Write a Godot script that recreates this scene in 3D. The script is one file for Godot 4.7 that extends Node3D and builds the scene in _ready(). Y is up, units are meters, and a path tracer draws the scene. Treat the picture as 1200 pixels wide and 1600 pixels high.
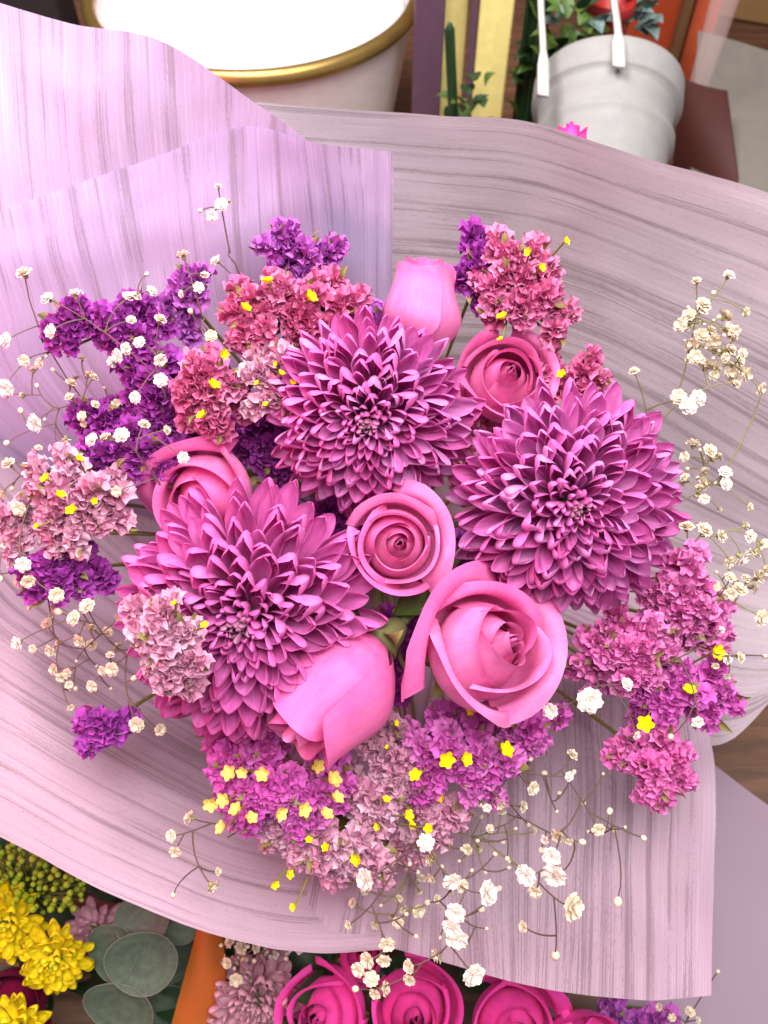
extends Node3D
# A wrapped bouquet of roses, chrysanthemums, statice and baby's breath, seen from above on a florist's table.

const FOCAL := 1385.64          # pixels of a 1200 x 1600 picture at 60 degrees
const PITCH := 55.0
var eye := Vector3(0, 0.66, 0)
var look: Basis                 # right, up, back
var rng := RandomNumberGenerator.new()
var taken := {}
var M := {}
var shapes := {}


# ---------------------------------------------------------------- placing
func spot(px: float, py: float, d: float) -> Vector3:
	return eye + look * Vector3((px - 600.0) / FOCAL * d, (800.0 - py) / FOCAL * d, -d)

func ray(px: float, py: float) -> Vector3:
	return look * Vector3((px - 600.0) / FOCAL, (800.0 - py) / FOCAL, -1.0)

func spot_z(px: float, py: float, z: float) -> Vector3:
	var r := ray(px, py)
	return eye + r * ((z - eye.z) / r.z)

func spot_y(px: float, py: float, y: float) -> Vector3:
	var r := ray(px, py)
	return eye + r * ((y - eye.y) / r.y)

func facing(n: Vector3, roll := 0.0) -> Basis:
	var y := (look * n).normalized()
	var x := y.cross(look.y if absf(y.dot(look.y)) < 0.9 else look.z).normalized()
	return Basis(x, y, x.cross(y)) * Basis(Vector3.UP, roll)

func frame(y: Vector3, roll := 0.0) -> Basis:
	y = y.normalized()
	var x := y.cross(Vector3.RIGHT if absf(y.x) < 0.8 else Vector3.BACK).normalized()
	return Basis(x, y, x.cross(y)) * Basis(Vector3.UP, roll)


# ---------------------------------------------------------------- things
func numbered(called: String) -> String:
	taken[called] = taken.get(called, -1) + 1
	return called if taken[called] == 0 else "%s_%03d" % [called, taken[called]]

func thing(called: String, label: String, category: String, at := Vector3.ZERO, basis_ := Basis.IDENTITY, group := "") -> Node3D:
	var o := Node3D.new()
	o.name = numbered(called)
	add_child(o)
	o.transform = Transform3D(basis_, at)
	o.set_meta("label", label)
	o.set_meta("category", category)
	if group:
		o.set_meta("group", group)
	return o

func part(called: String, mesh: Mesh, m: Material, parent: Node3D, at := Transform3D()) -> MeshInstance3D:
	var o := MeshInstance3D.new()
	o.name = called
	o.mesh = mesh
	o.material_override = m
	o.transform = at
	parent.add_child(o, true)
	return o

func structure(called: String, mesh: Mesh, m: Material, at := Transform3D()) -> MeshInstance3D:
	var o := part(numbered(called), mesh, m, self, at)
	o.set_meta("kind", "structure")
	return o


# ---------------------------------------------------------------- meshes
class Shape:
	var v := PackedVector3Array()
	var uv := PackedVector2Array()
	var tri := PackedInt32Array()

	func vertex(p: Vector3, t := Vector2.ZERO) -> int:
		v.append(p)
		uv.append(t)
		return v.size() - 1

	func face(a: int, b: int, c: int) -> void:
		tri.append_array([a, b, c])

	# rows of points, each row of the same length; closed joins the end of every row to its start
	func grid(rows: Array, uvs: Array = [], closed := false) -> void:
		var base := v.size()
		var n: int = rows[0].size()
		for j in rows.size():
			for i in n:
				vertex(rows[j][i], uvs[j][i] if uvs.size() else Vector2(float(i) / (n - 1), float(j) / (rows.size() - 1)))
		for j in rows.size() - 1:
			for i in (n if closed else n - 1):
				var k := (i + 1) % n
				var a := base + j * n + i
				var b := base + j * n + k
				var c := base + (j + 1) * n + i
				var e := base + (j + 1) * n + k
				face(a, b, c)
				face(b, e, c)

	func cap(row_start: int, n: int, at: Vector3, flip := false) -> void:
		var c := vertex(at)
		for i in n:
			if flip:
				face(row_start + (i + 1) % n, row_start + i, c)
			else:
				face(row_start + i, row_start + (i + 1) % n, c)

	func tube(path: Array, radii: Array, sides := 6) -> void:
		var rows := []
		var t0: Vector3 = (path[1] - path[0]).normalized()
		var x := t0.cross(Vector3.UP if absf(t0.y) < 0.9 else Vector3.RIGHT).normalized()
		var base := v.size()
		for j in path.size():
			var t: Vector3 = (path[mini(j + 1, path.size() - 1)] - path[maxi(j - 1, 0)]).normalized()
			x = (x - t * x.dot(t)).normalized()
			var y := t.cross(x)
			var row := []
			for i in sides:
				var a := TAU * i / sides
				row.append(path[j] + (x * cos(a) + y * sin(a)) * radii[j])
			rows.append(row)
		grid(rows, [], true)
		cap(base, sides, path[0], true)
		cap(base + (path.size() - 1) * sides, sides, path[-1])

	func done() -> ArrayMesh:
		var n := PackedVector3Array()
		n.resize(v.size())
		for k in range(0, tri.size(), 3):
			var a := tri[k]
			var b := tri[k + 1]
			var c := tri[k + 2]
			var w := (v[c] - v[a]).cross(v[b] - v[a])
			n[a] += w
			n[b] += w
			n[c] += w
		for k in n.size():
			n[k] = n[k].normalized() if n[k].length_squared() > 0.0 else Vector3.UP
		var arrays := []
		arrays.resize(Mesh.ARRAY_MAX)
		arrays[Mesh.ARRAY_VERTEX] = v
		arrays[Mesh.ARRAY_NORMAL] = n
		arrays[Mesh.ARRAY_TEX_UV] = uv
		arrays[Mesh.ARRAY_INDEX] = tri
		var m := ArrayMesh.new()
		m.add_surface_from_arrays(Mesh.PRIMITIVE_TRIANGLES, arrays)
		return m


func lathe(profile: Array, sides := 48) -> ArrayMesh:
	var s := Shape.new()
	var rows := []
	for p in profile:
		var row := []
		for i in sides:
			var a := TAU * i / sides
			row.append(Vector3(cos(a) * p.x, p.y, sin(a) * p.x))
		rows.append(row)
	s.grid(rows, [], true)
	return s.done()

func curve(points: Array, t: float) -> Vector3:
	# Catmull-Rom through points, t in 0..1
	var n := points.size() - 1
	var f := clampf(t, 0.0, 1.0) * n
	var i := mini(int(f), n - 1)
	f -= i
	var a: Vector3 = points[i - 1] if i > 0 else points[0] * 2.0 - points[1]
	var e: Vector3 = points[i + 2] if i + 2 <= n else points[n] * 2.0 - points[n - 1]
	return points[i].cubic_interpolate(points[i + 1], a, e, f)

func bevel_box(size: Vector3, b: float) -> ArrayMesh:
	# a box with chamfered edges, base at y = 0
	var s := Shape.new()
	var h := size * 0.5
	var rows := []
	for r in [[0.0, b], [b, 0.0], [size.y - b, 0.0], [size.y, b]]:
		var x: float = h.x - r[1]
		var z: float = h.z - r[1]
		rows.append([Vector3(-x + b, r[0], -z), Vector3(x - b, r[0], -z), Vector3(x, r[0], -z + b), Vector3(x, r[0], z - b), Vector3(x - b, r[0], z), Vector3(-x + b, r[0], z), Vector3(-x, r[0], z - b), Vector3(-x, r[0], -z + b)])
	# hard edges: each band gets vertices of its own
	for j in 3:
		for i in 8:
			var k := (i + 1) % 8
			var q := [rows[j][i], rows[j][k], rows[j + 1][i], rows[j + 1][k]]
			var w := []
			for p in q:
				w.append(s.vertex(p, Vector2(p.x + p.z, p.y)))
			s.face(w[0], w[1], w[2])
			s.face(w[1], w[3], w[2])
	for e in [[0, true], [3, false]]:
		var start := s.v.size()
		for p in rows[e[0]]:
			s.vertex(p, Vector2(p.x, p.z))
		s.cap(start, 8, Vector3(0, rows[e[0]][0].y, 0), e[1])
	return s.done()


# ---------------------------------------------------------------- materials
func mat(c: Color, rough := 0.6, more := {}) -> StandardMaterial3D:
	var m := StandardMaterial3D.new()
	m.albedo_color = c
	m.roughness = rough
	m.cull_mode = BaseMaterial3D.CULL_DISABLED
	for k in more:
		m.set(k, more[k])
	return m

func petal_mat(c: Color, tex: Texture2D, back := 0.35, rough := 0.55) -> StandardMaterial3D:
	return mat(c, rough, {"albedo_texture": tex, "backlight_enabled": true, "backlight": Color(back, back, back), "metallic_specular": 0.3, "rim_enabled": true, "rim": 0.12, "rim_tint": 0.5, "heightmap_enabled": true, "heightmap_texture": tex, "heightmap_scale": 0.03})

func picture(w: int, h: int, f: Callable) -> ImageTexture:
	var data := PackedByteArray()
	data.resize(w * h * 3)
	var k := 0
	for y in h:
		for x in w:
			var c: Color = f.call(x, y)
			data[k] = clampi(int(c.r * 255.0), 0, 255)
			data[k + 1] = clampi(int(c.g * 255.0), 0, 255)
			data[k + 2] = clampi(int(c.b * 255.0), 0, 255)
			k += 3
	var im := Image.create_from_data(w, h, false, Image.FORMAT_RGB8, data)
	im.generate_mipmaps()
	return ImageTexture.create_from_image(im)

func noise(seed_: int, freq: float, octaves := 3) -> FastNoiseLite:
	var n := FastNoiseLite.new()
	n.seed = seed_
	n.frequency = freq
	n.fractal_octaves = octaves
	return n

func paper_texture(seed_: int, base: Color, dark: Color, pale: Color, cover: float) -> ImageTexture:
	# dry-brush printing along x: bristle lines that start and stop, gathered into bands, with specks of ink
	var fine := noise(seed_, 1.0, 1)
	fine.noise_type = FastNoiseLite.TYPE_VALUE
	var bands := noise(seed_ + 1, 1.0, 2)
	var speck := noise(seed_ + 2, 1.0, 2)
	var f := func(x: int, y: int) -> Color:
		var yy := y + speck.get_noise_2d(x * 0.0015, 7.0) * 0.8
		var line := fine.get_noise_2d(x * 0.009, yy * 0.50)
		var hair := fine.get_noise_2d(x * 0.010 + 300.0, yy * 0.62)
		var wide := fine.get_noise_2d(x * 0.003 + 600.0, yy * 0.085)
		var band := bands.get_noise_2d(x * 0.00025, yy * 0.018)
		var cloudy := bands.get_noise_2d(x * 0.006 + 50.0, yy * 0.006)
		var dots := speck.get_noise_2d(x * 0.11, yy * 0.30)
		var lift := band * 1.3 + cover + cloudy * 0.25
		var d := smoothstep(0.45, 0.62, line + lift) * 0.9 + smoothstep(0.55, 0.70, hair + lift * 0.9) * 0.40 + smoothstep(0.60, 0.70, wide + lift * 1.1) * 0.28
		d += smoothstep(0.42, 0.52, dots + lift * 0.30) * 0.6
		var p := smoothstep(0.35, 0.75, hair - lift * 0.2) * 0.8
		return base.lerp(pale, p).lerp(dark, clampf(d, 0.0, 1.0))
	return picture(1024, 1024, f)

func vein_texture(seed_: int, lo: float, edge := 0.0) -> ImageTexture:
	var n := noise(seed_, 1.0, 3)
	var f := func(x: int, y: int) -> Color:
		var a := n.get_noise_2d(x * 0.28, y * 0.012)
		var b := n.get_noise_2d(x * 0.025 + 40.0, y * 0.025)
		var k := lo + (1.0 - lo) * clampf(0.55 + 0.55 * a + 0.5 * b, 0.0, 1.0)
		return Color(minf(1.0, k * (1.0 + 0.02 * b)), k * (0.98 + 0.06 * b), minf(1.0, k))
	return picture(128, 128, f)

func materials() -> void:
	var vein := vein_texture(3, 0.82)
	var soft := vein_texture(5, 0.91)
	var papery := vein_texture(9, 0.80)
	M.rose = petal_mat(Color(0.95, 0.54, 0.77), soft, 0.65, 0.5)
	M.rose_deep = petal_mat(Color(0.94, 0.47, 0.73), soft, 0.65, 0.5)
	M.rose_hot = petal_mat(Color(0.98, 0.34, 0.73), soft, 0.3, 0.5)
	M.mum_a = petal_mat(Color(0.95, 0.54, 0.84), vein, 0.8, 0.42)
	M.mum_b = petal_mat(Color(0.93, 0.49, 0.80), vein, 0.8, 0.42)
	M.mum_c = petal_mat(Color(0.95, 0.63, 0.89), vein, 0.8, 0.42)
	M.mum_eye = petal_mat(Color(0.74, 0.48, 0.62), vein, 0.3, 0.6)
	M.yellow_mum_a = petal_mat(Color(0.98, 0.93, 0.14), vein, 0.3)
	M.yellow_mum_b = petal_mat(Color(0.94, 0.87, 0.10), vein, 0.3)
	M.pale_mum_a = petal_mat(Color(0.86, 0.66, 0.72), vein, 0.35)
	M.salmon = [petal_mat(Color(0.94, 0.53, 0.73), papery, 0.5, 0.75), petal_mat(Color(0.91, 0.48, 0.68), papery, 0.5, 0.75), petal_mat(Color(0.96, 0.61, 0.78), papery, 0.5, 0.75)]
	M.violet = [petal_mat(Color(0.76, 0.33, 0.77), papery, 0.5, 0.75), petal_mat(Color(0.69, 0.27, 0.70), papery, 0.5, 0.75), petal_mat(Color(0.74, 0.32, 0.74), papery, 0.5, 0.75)]
	M.lilac = [petal_mat(Color(0.82, 0.48, 0.85), papery, 0.5, 0.75), petal_mat(Color(0.75, 0.38, 0.77), papery, 0.5, 0.75), petal_mat(Color(0.85, 0.46, 0.84), papery, 0.5, 0.75)]
	M.blush = [petal_mat(Color(0.95, 0.73, 0.83), papery, 0.5, 0.75), petal_mat(Color(0.91, 0.65, 0.77), papery, 0.5, 0.75), petal_mat(Color(0.97, 0.80, 0.88), papery, 0.5, 0.75)]
	M.candy = [petal_mat(Color(0.97, 0.54, 0.82), papery, 0.5, 0.75), petal_mat(Color(0.94, 0.48, 0.77), papery, 0.5, 0.75), petal_mat(Color(0.98, 0.60, 0.85), papery, 0.5, 0.75)]
	M.magenta = [petal_mat(Color(0.95, 0.48, 0.86), papery, 0.5, 0.75), petal_mat(Color(0.91, 0.42, 0.81), papery, 0.5, 0.75), petal_mat(Color(0.97, 0.56, 0.89), papery, 0.5, 0.75)]
	M.yellow = petal_mat(Color(1.0, 0.93, 0.05), soft, 0.3, 0.6)
	M.butter = petal_mat(Color(0.96, 0.86, 0.46), soft, 0.3, 0.6)
	M.white = petal_mat(Color(0.96, 0.93, 0.88), soft, 0.35, 0.7)
	M.cream = petal_mat(Color(0.91, 0.87, 0.76), soft, 0.35, 0.7)
	M.bud_green = mat(Color(0.56, 0.56, 0.34), 0.7)
	M.stem = mat(Color(0.40, 0.41, 0.24), 0.7)
	M.twig = mat(Color(0.40, 0.32, 0.28), 0.75)
	M.twig_green = mat(Color(0.50, 0.48, 0.30), 0.75)
	M.calyx = mat(Color(0.50, 0.47, 0.24), 0.7)
	M.leaf = mat(Color(0.30, 0.42, 0.16), 0.5, {"albedo_texture": vein})
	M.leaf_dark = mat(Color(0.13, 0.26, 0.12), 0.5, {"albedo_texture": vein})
	M.leaf_blue = mat(Color(0.42, 0.52, 0.50), 0.6, {"albedo_texture": vein})
	M.eucalyptus = mat(Color(0.34, 0.42, 0.34), 0.6, {"albedo_texture": vein})
	M.eucalyptus_edge = mat(Color(0.52, 0.52, 0.46), 0.6)
	M.golden = mat(Color(0.58, 0.68, 0.14), 0.6)
	var paper := {"backlight_enabled": true, "backlight": Color(0.85, 0.85, 0.85), "metallic_specular": 0.3}
	var warm := paper_texture(11, Color(0.74, 0.68, 0.725), Color(0.60, 0.545, 0.575), Color(0.80, 0.745, 0.79), -0.08)
	var cool := paper_texture(23, Color(0.77, 0.71, 0.86), Color(0.66, 0.61, 0.71), Color(0.84, 0.79, 0.92), -0.24)  # same paper as warm, lighter and bluer: its backlighting is put into the colour
	M.paper_lit = mat(Color.WHITE, 0.5, paper.merged({"albedo_texture": cool}))
	M.paper_b = mat(Color.WHITE, 0.5, paper.merged({"albedo_texture": warm}))
	M.paper_pink_lit = mat(Color(1.0, 0.94, 0.985), 0.5, paper.merged({"albedo_texture": warm}))  # same paper as the warm print; pink light is painted in as a tint
	M.paper_plain = mat(Color(0.66, 0.58, 0.66), 0.5, paper)
	# background
	var grain := noise(41, 1.0, 4)
	var wood := picture(512, 512, func(x: int, y: int) -> Color:
		var a := grain.get_noise_2d(x * 0.006, y * 0.09)
		var b := grain.get_noise_2d(x * 0.05, y * 0.5 + 30.0)
		return Color(0.37, 0.25, 0.18) * (1.0 + 0.35 * a + 0.15 * b))
	M.wood = mat(Color.WHITE, 0.55, {"albedo_texture": wood, "uv1_triplanar": true, "uv1_scale": Vector3(1.6, 1.6, 1.6)})
	var scuff := picture(256, 256, func(x: int, y: int) -> Color:
		var a := grain.get_noise_2d(x * 0.03, y * 0.03)
		var b := grain.get_noise_2d(x * 0.25, y * 0.25 + 90.0)
		var k := 0.95 + 0.05 * a + 0.03 * b
		return Color(k, k, k))
	var tri := {"albedo_texture": scuff, "uv1_triplanar": true, "uv1_scale": Vector3(6, 6, 6)}
	M.enamel = mat(Color(0.93, 0.90, 0.90), 0.35, tri)
	M.gold = mat(Color(0.66, 0.56, 0.32), 0.38, tri.merged({"metallic": 0.85}))
	M.brass = mat(Color(0.97, 0.91, 0.58), 0.45, tri)
	M.plastic = mat(Color(0.60, 0.60, 0.595), 0.75, tri)
	M.strap = mat(Color(0.82, 0.80, 0.78), 0.5, tri)
	M.orange = mat(Color(0.66, 0.25, 0.12), 0.55, tri)
	M.tan_card = mat(Color(0.70, 0.36, 0.10), 0.6, tri)
	M.red_pot = mat(Color(0.62, 0.12, 0.12), 0.5, tri)
	M.grey_card = mat(Color(0.47, 0.45, 0.42), 0.7, tri)
	M.brown_card = mat(Color(0.42, 0.29, 0.17), 0.7, tri)
	M.mauve = mat(Color(0.38, 0.27, 0.35), 0.6, tri)
	M.dark = mat(Color(0.13, 0.10, 0.11), 0.7, tri)
	M.coral = mat(Color(0.80, 0.36, 0.22), 0.55, tri)
	M.maroon = mat(Color(0.30, 0.12, 0.10), 0.6, tri)
	M.kraft = mat(Color(0.50, 0.36, 0.20), 0.7, tri)
	M.wine = petal_mat(Color(0.40, 0.04, 0.20), soft, 0.3, 0.6)
	M.clear = mat(Color(0.95, 0.85, 0.85, 0.22), 0.12, {"transparency": BaseMaterial3D.TRANSPARENCY_ALPHA})


# ---------------------------------------------------------------- rose
func rose_petal(q: float, opened: float, tall: float, jitter: float, seed_: int) -> ArrayMesh:
	var r := RandomNumberGenerator.new()
	r.seed = seed_
	var s := Shape.new()
	var belly := lerpf(0.13, lerpf(0.80, 0.86, opened), pow(q, 0.72))
	var top := lerpf(0.03, lerpf(0.58, 1.0, opened), pow(q, 1.6))
	var height := tall * lerpf(1.0, lerpf(1.0, 0.66, opened), pow(q, 0.9)) * (1.0 + jitter * r.randf_range(-0.04, 0.03))
	var half := lerpf(2.3, 1.18, pow(q, 0.7)) * (1.0 + jitter * r.randf_range(-0.08, 0.08))
	var curl := smoothstep(0.28, 0.9, q) * lerpf(0.12, 1.0, minf(1.0, opened * 1.25)) * (1.0 + jitter * r.randf_range(-0.35, 0.35))
	var ph := r.randf() * TAU
	var wave := r.randf_range(0.006, 0.016)
	var lean := r.randf_range(-0.25, 0.25) * jitter
	var rows := []
	for j in 13:
		var t := j / 12.0
		var row := []
		for i in 17:
			var a := i / 8.0 - 1.0
			var edge := pow(absf(a), 3.0)
			var rho := lerpf(belly * pow(sin(PI * 0.5 * minf(1.0, 0.06 + t / 0.55)), 0.75), top, smoothstep(0.42, 1.0, t))
			rho *= 1.0 + 0.085 * a + 0.03 * edge
			var s_lip := clampf((t - lerpf(0.80, 0.72, curl) + 0.16 * edge * curl) / 0.26, 0.0, 1.3)
			rho += curl * 0.15 * s_lip * s_lip
			var y := height * t * (1.0 - lerpf(0.09, 0.20, opened) * edge - 0.03 * absf(a)) - curl * 0.13 * pow(s_lip, 2.4) * height * (0.6 + 0.7 * edge)
			var w := wave * t * t * sin(a * 5.0 + ph) * (1.0 + 2.0 * edge)
			rho += w
			y += w * 1.2 + lean * 0.12 * a * t
			var ang := a * half * (0.35 + 0.65 * smoothstep(-0.2, 0.5, t)) + lean * 0.15 * t
			row.append(Vector3(sin(ang) * rho, y, cos(ang) * rho))
		rows.append(row)
	s.grid(rows)
	return s.done()

func rose(label: String, at: Vector3, n: Vector3, radius: float, opened: float, petals: int, mats: Array, seed_: int, group: String, roll := 0.0, neck := Vector3.INF, extra: Array = []) -> Node3D:
	var r := RandomNumberGenerator.new()
	r.seed = seed_
	var o := thing("rose", label, "rose", at, facing(n, roll), group)
	var tall := lerpf(1.95, 1.45, opened)
	for k in petals:
		var q := float(k) / (petals - 1)
		var b := Basis(Vector3.UP, k * 2.39996 + r.randf_range(-0.25, 0.25)).rotated(Vector3.RIGHT, 0.0)
		b = b * Basis(Vector3.RIGHT, r.randf_range(-0.03, 0.05) * q)
		part("petal", rose_petal(q, opened, tall, 1.0, seed_ * 100 + k), mats[k % mats.size()], o, Transform3D(b.scaled(Vector3.ONE * radius), Vector3(0, 0.004 * radius * k, 0)))
	for k in extra.size():
		part("petal", rose_petal(extra[k][1], opened, tall, 1.0, seed_ * 100 + 60 + k), mats[0], o, Transform3D(Basis(Vector3.UP, deg_to_rad(extra[k][0]) - roll).scaled(Vector3.ONE * radius), Vector3.ZERO))
	# hip, sepals and stem
	var hip := lathe([Vector2(0.02, -0.42), Vector2(0.13, -0.36), Vector2(0.20, -0.22), Vector2(0.24, -0.05), Vector2(0.30, 0.06), Vector2(0.2, 0.10)], 16)
	part("hip", hip, M.stem, o, Transform3D(Basis.from_scale(Vector3.ONE * radius), Vector3.ZERO))
	for k in 5:
		var s := Shape.new()
		var rows := []
		for j in 7:
			var t := j / 6.0
			var w := 0.17 * (1.0 - t) * (0.7 + 0.6 * t) + 0.004
			var rho := 0.26 + 0.42 * sin(t * 1.5)
			var y := -0.05 + 0.45 * t - 0.5 * t * t
			rows.append([Vector3(-w, y + 0.02, rho), Vector3(0, y, rho), Vector3(w, y + 0.02, rho)])
		s.grid(rows)
		part("sepal", s.done(), M.calyx, o, Transform3D(Basis(Vector3.UP, TAU * k / 5.0 + 0.3).scaled(Vector3.ONE * radius), Vector3.ZERO))
	stem_to(o, neck, radius * 0.09, M.stem, -0.40 * radius)
	return o

func stem_to(o: Node3D, neck: Vector3, radius: float, m: Material, start := 0.0) -> void:
	if neck == Vector3.INF:
		neck = o.position + Vector3(0, -maxf(0.05, o.position.y - 0.004), 0)
	var inv := o.transform.affine_inverse()
	var end := inv * neck
	var path := []
	for j in 9:
		var t := j / 8.0
		var a := Vector3(0, start, 0)
		var c := Vector3(0, start - end.length() * 0.35, 0)
		path.append(a.lerp(c, t).lerp(c.lerp(end, t), t))
	var s := Shape.new()
	var radii := []
	radii.resize(9)
	radii.fill(radius)
	s.tube(path, radii, 7)
	part("stem", s.done(), m, o)


# ---------------------------------------------------------------- chrysanthemum
func ray_petal(bend: float, cup: float, tip: float) -> ArrayMesh:
	var key := "ray%.2f_%.2f_%.2f" % [bend, cup, tip]
	if shapes.has(key):
		return shapes[key]
	var s := Shape.new()
	var rows := []
	var p := Vector3.ZERO
	var n := 12
	for j in n:
		var t := sin(PI * 0.5 * j / (n - 1))
		var a := bend * t * t
		if j > 0:
			var t_was := sin(PI * 0.5 * (j - 1) / (n - 1))
			var am := bend * pow((t + t_was) * 0.5, 2.0)
			p += Vector3(0, sin(am), cos(am)) * (t - t_was)
		var w := (0.38 + 0.62 * smoothstep(0.0, 0.72, t)) * sqrt(maxf(0.0, 1.0 - pow(maxf(0.0, (t - 0.74) / 0.262), tip)))
		var up := Vector3(0, cos(a), -sin(a))
		var row := []
		for i in 7:
			var x := i / 3.0 - 1.0
			row.append(p + Vector3(x * w, 0, 0) + up * (cup * (x * x - 0.5) * w * 0.13))
		rows.append(row)
	s.grid(rows)
	shapes[key] = s.done()
	return shapes[key]

func chrysanthemum(label: String, at: Vector3, n: Vector3, radius: float, count: int, mats: Array, eye_mat: Material, seed_: int, group: String, neck := Vector3.INF, called := "chrysanthemum", broad := 1.0) -> Node3D:
	var r := RandomNumberGenerator.new()
	r.seed = seed_
	var o := thing(called, label, "chrysanthemum", at, facing(n, r.randf() * TAU), group)
	for i in count:
		var s := (i + 0.5) / count
		var az := i * 2.39996 + r.randf_range(-0.12, 0.12)
		var polar := deg_to_rad(lerpf(4.0, 97.0, pow(s, 0.68)) + r.randf_range(-5, 5))
		var length := radius * lerpf(0.20, 0.90, pow(s, 0.62)) * r.randf_range(0.88, 1.04)
		var width := radius * lerpf(0.030, 0.090, smoothstep(0.02, 0.50, s)) * broad * r.randf_range(0.84, 1.14)
		var radial := Vector3(cos(az), 0, sin(az))
		var dir := (radial * sin(polar) + Vector3.UP * cos(polar)).normalized()
		var x := dir.cross(Vector3.UP).normalized()
		var y := x.cross(dir).normalized()
		if y.dot(Vector3.UP) < 0.0:
			y = -y
			x = -x
		x = x.rotated(dir, r.randf_range(-0.3, 0.3))
		y = dir.cross(x).normalized()
		if y.y < 0.0:
			x = -x
			y = -y
		var bend: float = [0.3, 0.6, 0.9, 1.2][r.randi() % 4] if s > 0.12 else 1.1
		var cup: float = [1.2, 2.0, 2.8][r.randi() % 3]
		var mesh := ray_petal(bend, cup, [2.6, 2.1][r.randi() % 2])
		var from := radial * radius * 0.20 * minf(1.0, s * 2.2) + Vector3.UP * radius * lerpf(0.30, 0.0, s)
		var m: Material = eye_mat if s < 0.07 else mats[r.randi() % mats.size()]
		part("petal", mesh, m, o, Transform3D(Basis(x * width, y * minf(length, width * 5.5), dir * length), from))
	part("receptacle", lathe([Vector2(0.01, 0.30), Vector2(0.10, 0.28), Vector2(0.2, 0.16), Vector2(0.24, 0.0), Vector2(0.2, -0.12), Vector2(0.08, -0.2), Vector2(0.02, -0.22)], 16), M.leaf, o, Transform3D(Basis.from_scale(Vector3.ONE * radius), Vector3.ZERO))
	stem_to(o, neck, radius * 0.06, M.stem, -radius * 0.2)
	return o


# ---------------------------------------------------------------- statice
func floret(variant: int) -> ArrayMesh:
	# a papery funnel, pleated five times, with a frilled rim; about one unit across
	var key := "floret%d" % variant
	if shapes.has(key):
		return shapes[key]
	var r := RandomNumberGenerator.new()
	r.seed = 700 + variant
	var s := Shape.new()
	var rows := []
	var seg := 20
	var ph := r.randf() * TAU
	var squash := r.randf_range(0.62, 0.95)
	for j in 5:
		var t := j / 4.0
		var row := []
		for i in seg:
			var a := TAU * i / seg
			var rho := lerpf(0.06, 0.52, pow(t, 1.5))
			var pleat := cos(a * 5.0 + ph)
			rho *= 1.0 + t * (0.16 * pleat)
			var y := -0.62 + 0.62 * t - 0.12 * t * t * pleat
			if j == 4:
				rho *= 1.0 + 0.10 * sin(a * 10.0 + ph) + r.randf_range(-0.07, 0.07)
				y += r.randf_range(-0.07, 0.07)
			row.append(Vector3(cos(a) * rho, y, sin(a) * rho * squash))
		rows.append(row)
	s.grid(rows, [], true)
	s.cap(0, seg, Vector3(0, -0.63, 0), true)
	shapes[key] = s.done()
	return shapes[key]

func frill(variant: int) -> ArrayMesh:
	# small five-petalled corolla, cupped; about one unit across
	var key := "frill%d" % variant
	if shapes.has(key):
		return shapes[key]
	var r := RandomNumberGenerator.new()
	r.seed = 900 + variant
	var s := Shape.new()
	var seg := 25
	var rows := []
	var ph := r.randf() * TAU
	for j in 4:
		var t := (j + 0.6) / 3.6
		var row := []
		for i in seg:
			var a := TAU * i / seg
			var lobe := pow(absf(cos(a * 2.5 + ph)), 0.8)
			var rho := 0.5 * t * (0.60 + 0.40 * lobe * t + 0.40 * (1.0 - t))
			row.append(Vector3(cos(a) * rho, 0.40 * t * t + r.randf_range(-0.03, 0.03), sin(a) * rho))
		rows.append(row)
	s.grid(rows, [], true)
	s.cap(0, seg, Vector3(0, 0.0, 0), true)
	shapes[key] = s.done()
	return shapes[key]

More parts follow.
